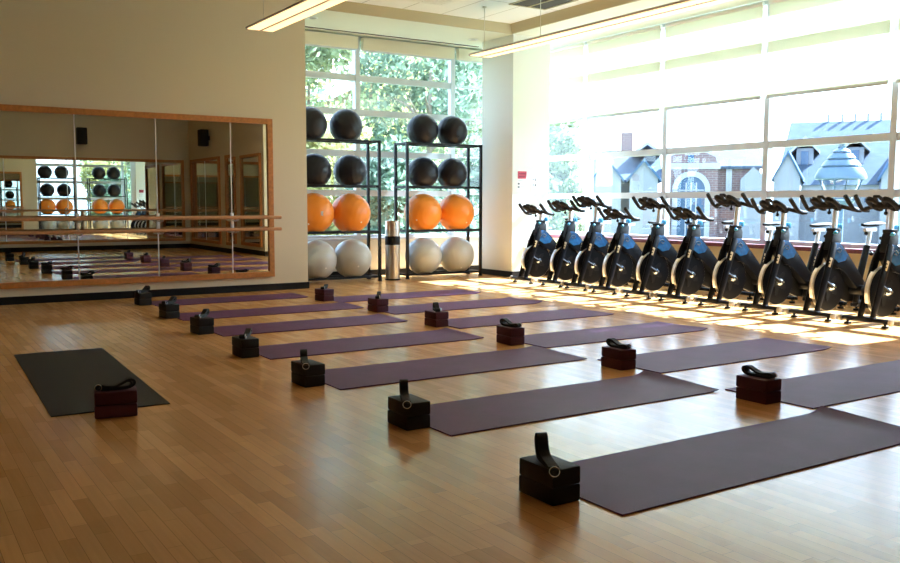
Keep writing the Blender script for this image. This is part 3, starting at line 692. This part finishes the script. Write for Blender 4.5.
for i, (xf, y, hz) in enumerate(BIKES):
    b = bikes[i]; b.location = (xf+.52, y, 0); b.rotation_euler = (0, 0, PI+random.uniform(-.04, .04))
    tag(b, BL[i], 'spin bike', 'spin bikes lined up along the windows')
    dz = hz-1.085+.0
    for ch in b.children:
        n = ch.name.split('.')[0]
        if n in ('handlebar', 'clamp_knob', 'handlebar_post'): ch.location.z += dz; ch.location.x -= dz*.11
        if n in ('seat_post', 'saddle'): ch.location.z += SEATH[i]; ch.location.x -= SEATH[i]*.25

# ------------------------------------------------------------------ outdoors
GZ = -2.6
struct(MB().box((-60, YB+.3, GZ-.3), (160, 170, GZ)).box((XW+.5, -80, GZ-.3), (160, YB+.3, GZ)).build('ground', 'grass', smooth=False))
def at(px, depth): p = FW*depth + RT*((px-cx)/f_px*depth); return p.x, p.y
def zat(py, depth): return CAMH + (203.5-py)/f_px*depth

def tree(label, x, y, h, crown, leaf, n, leafsize=.16, trunk=.14, seed=1):
    rnd = random.Random(seed); t = empty('tree', (x, y, GZ)); tag(t, label, 'tree', 'trees outside the alcove window')
    m = MB(); bh = h*.45
    m.tube([(0, 0, 0), (.05, .02, bh*.5), (-.03, .04, bh), (.02, 0, h*.8)], [trunk, trunk*.8, trunk*.65, trunk*.25], 8)
    for k in range(7):
        a = rnd.uniform(0, 6.28); z = bh*rnd.uniform(.7, 1.5); r = crown*rnd.uniform(.5, .9)
        m.tube([(0, 0, z), (r*.5*math.cos(a), r*.5*math.sin(a), z+r*.35), (r*math.cos(a), r*math.sin(a), z+r*.55)], [trunk*.4, trunk*.25, trunk*.1], 6)
    m.build('trunk', 'bark', t)
    clumps = []
    for k in range(26):
        a = rnd.uniform(0, 6.28); q = rnd.random()**.5*crown*.8; zz = rnd.uniform(.30, 1.0)*h
        q *= math.sqrt(max(.1, 1-((zz/h-.62)/.45)**2))
        clumps.append(Vector((q*math.cos(a), q*math.sin(a), zz)))
    verts, faces = [], []
    for k in range(n):
        c = rnd.choice(clumps); d = Vector((rnd.gauss(0, 1), rnd.gauss(0, 1), rnd.gauss(0, .75))); d = d.normalized()*rnd.random()**.45*crown*.36
        p = c+d; a = Vector((rnd.gauss(0, 1), rnd.gauss(0, 1), rnd.gauss(0, 1))).normalized(); b = a.cross(Vector((rnd.gauss(0, 1), rnd.gauss(0, 1), rnd.gauss(0, 1)))).normalized()
        s = leafsize*rnd.uniform(.6, 1.3); i = len(verts)
        verts += [p-a*s, p+b*s*.42, p+a*s, p-b*s*.42]; faces.append((i, i+1, i+2, i+3))
    me = bpy.data.meshes.new('foliage'); me.from_pydata([tuple(v) for v in verts], [], faces); me.materials.append(M[leaf])
    o = bpy.data.objects.new('foliage', me); COL.objects.link(o); o.parent = t
    return t
tr = [(310, 24, 8.5, 2.6, 'leaf_a', 'tree with mid green leaves at the left end of the alcove window'), (372, 30, 11, 3.2, 'leaf_b', 'tall yellow green tree behind the gap of the ball racks'), (430, 22, 8.6, 2.3, 'leaf_c', 'blue green tree behind the right ball rack'),
      (470, 26, 10.5, 2.8, 'leaf_a', 'leafy tree filling the pane beside the column'), (395, 17, 4.6, 1.2, 'leaf_c', 'small dark tree right outside between the racks'), (345, 19, 5.2, 1.5, 'leaf_b', 'small bright tree outside behind the left rack'),
      (556, 34, 7.2, 1.5, 'leaf_a', 'slim tree in the narrow window beside the column'), (425, 42, 15, 4.3, 'leaf_a', 'broad tree far behind, its crown in the top panes'), (305, 37, 13, 3.4, 'leaf_c', 'far dark crowned tree at upper left of the alcove window')]
for i, (px, d, h, cr, lf, lb) in enumerate(tr):
    x, y = at(px, d); tree(lb, x, y, h, cr, lf, 7000, .065+.0026*d, seed=i+3)

def house(name, label, px, depth, yaw=0.):
    x, y = at(px, depth); t = empty(name, (x, y, GZ), math.atan2(RT.y, RT.x)+yaw); tag(t, label, 'house', 'houses across the street'); return t
def gable_roof(m, x0, x1, y0, y1, z0, z1, ov=.4):
    # ridge along x
    ym = (y0+y1)/2
    m.prism([(y0-ov, z0-.25), (ym, z1), (y1+ov, z0-.25), (y1+ov, z0-.5), (ym, z1-.3), (y0-ov, z0-.5)], x0-ov, x1+ov, 'x')
    return m
def hip(x0, x1, y0, y1, z0, z1, inset):
    m = MB(); ym = (y0+y1)/2
    v = [m.bm.verts.new(p) for p in ((x0, y0, z0), (x1, y0, z0), (x1, y1, z0), (x0, y1, z0), (x0+inset, ym, z1), (x1-inset, ym, z1))]
    for f in ((0, 1, 5, 4), (1, 2, 5), (2, 3, 4, 5), (3, 0, 4), (3, 2, 1, 0)): m.bm.faces.new([v[k] for k in f])
    return m
def gable_front(m, x0, x1, y0, y1, z0, z1, ov=.3):
    # ridge along y, gable to the viewer
    xm = (x0+x1)/2
    m.prism([(x0-ov, z0-.2), (xm, z1), (x1+ov, z0-.2), (x1+ov, z0-.45), (xm, z1-.3), (x0-ov, z0-.45)], y0-ov, y1+ov, 'y')
    return m
D = 80.; PX = D/f_px
Z = lambda py: zat(py, D)-GZ
# house with long roof and dormers (right)
t = house('house', 'grey house with a long pale roof and dormers behind the street lamp', 838, D, -.41)
U = lambda px: (px-838)*PX*.917
MB().box((U(775), 0, 0), (U(928), 22, Z(186))).build('wall', 'stucco', t, smooth=False)
hip(U(772), U(932), -.5, 22.5, Z(185), Z(112), .6).build('roof', 'roof', t, smooth=False)
for px in (800, 852):
    d = MB().box((U(px-9), 3.0, Z(166)), (U(px+9), 9, Z(146))).build('dormer', 'stucco', t, smooth=False)
    gable_front(MB(), U(px-9), U(px+9), 2.9, 12, Z(146), Z(134), .5).build('dormer_roof', 'trimwhite', d, smooth=False)
    MB().box((U(px-4), 2.9, Z(163)), (U(px+4), 3.05, Z(149))).build('dormer_window', 'houseglass', d, smooth=False)
for px in (789, 892):
    d = MB().prism([(U(px-16), 0), (U(px+10), 0), (U(px+10), Z(178)), (U(px-3), Z(155)), (U(px-16), Z(178))], -4, 2, 'y').build('wing', 'stucco', t, smooth=False)
    gable_front(MB(), U(px-15), U(px+10), -4, 9, Z(177), Z(152), .25).build('wing_roof', 'roof_shaded', d, smooth=False)
for px in (822, 838, 852, 866, 880): MB().box((U(px)-.12, 10.9, Z(118)), (U(px)+.12, 11.2, Z(104))).build('roof_vent_pipe', 'stucco', t, smooth=False)
MB().box((U(770), -.1, Z(190)), (U(930), 0, Z(184))).build('eave_band', 'trimwhite', t, smooth=False)
for px in (790, 812, 866): MB().box((U(px-4), -.08, Z(202)), (U(px+4), .02, Z(192))).build('window', 'houseglass', t, smooth=False)
# brick building with the arched window (middle)
t = house('house', 'brick building with a big arched window and white surround', 714, D, -.28)
U = lambda px: (px-714)*PX*.96
MB().prism([(0, 0), (24, 0), (24, Z(166)), (12, Z(143)), (0, Z(166))], U(669), U(757), 'x').build('wall', 'brickred', t, smooth=False)
gable_roof(MB(), U(668), U(758), 0, 24, Z(164), Z(140)).build('roof', 'roof', t, smooth=False)
def arch(cx_, r, z0, zs, y0, y1, m, inner=0.):
    pts = [(cx_+r*math.cos(a), zs+r*math.sin(a)) for a in [PI*i/20 for i in range(21)]]
    if inner:
        pi_ = [(cx_+inner*math.cos(a), zs+inner*math.sin(a)) for a in [PI*i/20 for i in range(21)]]
        poly = [(cx_+r, z0)]+pts+[(cx_-r, z0), (cx_-inner, z0)]+list(reversed(pi_))+[(cx_+inner, z0)]
    else: poly = [(cx_+r, z0)]+pts+[(cx_-r, z0)]
    m.prism(poly, y0, y1, 'y'); return m
fr = MB().prism([(U(664), 0), (U(664), Z(166)), (U(667), Z(158)), (U(690), Z(148)), (U(713), Z(158)), (U(716), Z(166)), (U(716), 0)], -1.6, .2, 'y').build('projecting_bay', 'brickred', t, smooth=False)
arch(U(690), 18*PX, 0, Z(190), -1.9, -1.5, MB(), 13*PX).build('arch_surround', 'trimwhite', fr, smooth=False)
aw = arch(U(690), 13*PX, 0, Z(190), -1.72, -1.58, MB()).build('arched_window', 'houseglass', fr, smooth=False)
m = MB()
for q in (-5, 0, 5): m.box((U(690+q)-.06, -1.8, 0), (U(690+q)+.06, -1.7, Z(183)))
m.box((U(677), -1.8, Z(191)), (U(703), -1.7, Z(190))); m.build('glazing_bar', 'trimwhite', aw, smooth=False)
MB().box((U(662), -1.75, Z(170)), (U(718), -1.5, Z(164))).build('stone_band', 'trimwhite', fr, smooth=False)
MB().box((U(686), -1.7, Z(163)), (U(692), -1.55, Z(156))).build('niche_window', 'houseglass', fr, smooth=False)
for px in (724, 727): MB().box((U(px), -.2, Z(198)), (U(px)+.25, .0, Z(166))).build('downpipe', 'trimwhite', t, smooth=False)
MB().prism([(U(738), 0), (U(738), Z(180)), (U(750), Z(168)), (U(764), Z(180)), (U(764), 0)], -1.2, .2, 'y').build('gabled_porch', 'stucco', t, smooth=False)
# houses at the left of the window wall
t = house('house', 'pale house with shade-blue slate roofs left of the arched brick building', 622, D*.98, -.19)
U = lambda px: (px-622)*PX*.98
MB().prism([(0, 0), (20, 0), (20, Z(181)), (10, Z(149)), (0, Z(181))], U(592), U(654), 'x').build('wall', 'stucco', t, smooth=False)
gable_roof(MB(), U(590), U(656), 0, 20, Z(178), Z(146)).build('roof', 'roof', t, smooth=False)
for px in (606, 640):
    d = MB().prism([(U(px-12), 0), (U(px+14), 0), (U(px+14), Z(180)), (U(px+1), Z(164)), (U(px-12), Z(180))], -4, 1, 'y').build('wing', 'stucco', t, smooth=False)
    gable_front(MB(), U(px-12), U(px+14), -4, 9, Z(179), Z(162), .25).build('wing_roof', 'roof_shaded', d, smooth=False)
gable_front(MB(), U(636), U(656), 4, 12, Z(149), Z(141), .4).build('dormer_roof', 'trimwhite', t, smooth=False)
MB().box((U(619), 9.5, Z(150)), (U(632), 11, Z(127))).build('chimney', 'brickred', t, smooth=False)
# tan house behind the trees of the alcove window
D2 = 50.; t = house('house', 'tan house with a pale roof half hidden by the trees', 385, D2); S = D2/f_px
U = lambda px: (px-385)*S; Z2 = lambda py: zat(py, D2)-GZ
MB().box((U(285), 0, 0), (U(470), 9, Z2(130))).build('wall', 'tan', t, smooth=False)
MB().prism([(U(270), Z2(132)), (U(420), Z2(62)), (U(500), Z2(132))], -.5, 9.5, 'y').build('gable_roof', 'tan', t, smooth=False)
MB().box((U(285), -.3, 0), (U(470), 0, Z2(214))).build('brick_plinth', 'brickred', t, smooth=False)
for px in (330, 378, 428): MB().box((U(px-8), -.1, Z2(190)), (U(px+8), .05, Z2(160))).build('window', 'trimwhite', t, smooth=False)

# street lamp
x, y = at(838, 15.); t = empty('street_lamp', (x, y, GZ)); tag(t, 'blue grey street lamp with a ribbed bell dome outside the right windows', 'street lamp')
zl = lambda py: zat(py, 15.)-GZ; pr = []
R0 = 24*15/f_px
z0, z1 = zl(179), zl(146)
dome = [(.0, 1.0), (.16, .98), (.14, .92), (.22, .90), (.36, .82), (.33, .77), (.43, .75), (.56, .62), (.52, .57), (.62, .55), (.77, .40), (.73, .35), (.84, .32), (.97, .14), (1.0, .06), (1.0, .0), (.95, -.02), (.9, .03)]
MB().lathe([(r*R0, z0+(z1-z0)*h) for r, h in dome], (0, 0, 0), 36).build('dome', 'lampblue', t)
MB().lathe([(.0, z1+.10), (.04, z1+.08), (.06, z1+.04), (.05, z1)], (0, 0, 0), 16).build('finial', 'lampblue', t)
m = MB()
for a in range(4):
    aa = a*PI/2+.3; m.cyl((R0*.86*math.cos(aa), R0*.86*math.sin(aa), z0), (R0*.55*math.cos(aa), R0*.55*math.sin(aa), z0-.36), .012, 6)
m.build('cage_rod', 'lampblue', t)
MB().lathe([(R0*.72, z0+.02), (R0*.7, z0-.1), (R0*.45, z0-.34), (.0, z0-.35)], (0, 0, 0), 24).build('lantern_globe', 'lampglass', t)
MB().lathe([(.0, z0-.35), (R0*.6, z0-.36), (R0*.5, z0-.42), (.07, z0-.50), (.06, 1.0), (.10, .9), (.12, 0)], (0, 0, 0), 18).build('post', 'lampblue', t)

# ------------------------------------------------------------------ light
sun = bpy.data.lights.new('sun', 'SUN'); so = bpy.data.objects.new('sun', sun); COL.objects.link(so)
sun.energy = 30.0; sun.angle = math.radians(.53); sun.color = (.80, .93, 1.12)
d = Vector((-1.0, .05, -.82)); so.rotation_euler = d.to_track_quat('-Z', 'Y').to_euler(); so.location = (20, 8, 20)
W = bpy.data.worlds.new('sky'); SC.world = W; W.use_nodes = True; nt = W.node_tree
bg = nt.nodes['Background']; sky = nt.nodes.new('ShaderNodeTexSky'); sky.sky_type = 'NISHITA'; sky.sun_disc = False
sky.sun_elevation = math.radians(41); sky.sun_rotation = math.radians(90); sky.dust_density = 3.0; sky.air_density = 1.0
mixw = nt.nodes.new('ShaderNodeMix'); mixw.data_type = 'RGBA'; mixw.inputs[0].default_value = .55; mixw.inputs[7].default_value = (6.6, 8.8, 12.4, 1)
nt.links.new(sky.outputs[0], mixw.inputs[6]); nt.links.new(mixw.outputs[2], bg.inputs['Color'])
bg.inputs['Strength'].default_value = .40

SC.view_settings.view_transform = 'Standard'; SC.view_settings.look = 'None'; SC.view_settings.exposure = 1.22; SC.view_settings.gamma = 1.0
SC.view_settings.use_curve_mapping = False
try:
    SC.cycles.use_denoising = True; SC.cycles.max_bounces = 12; SC.cycles.diffuse_bounces = 6; SC.cycles.glossy_bounces = 8; SC.cycles.transparent_max_bounces = 16
    SC.cycles.sample_clamp_indirect = 6.0; SC.cycles.caustics_reflective = False; SC.cycles.caustics_refractive = False
except Exception: pass
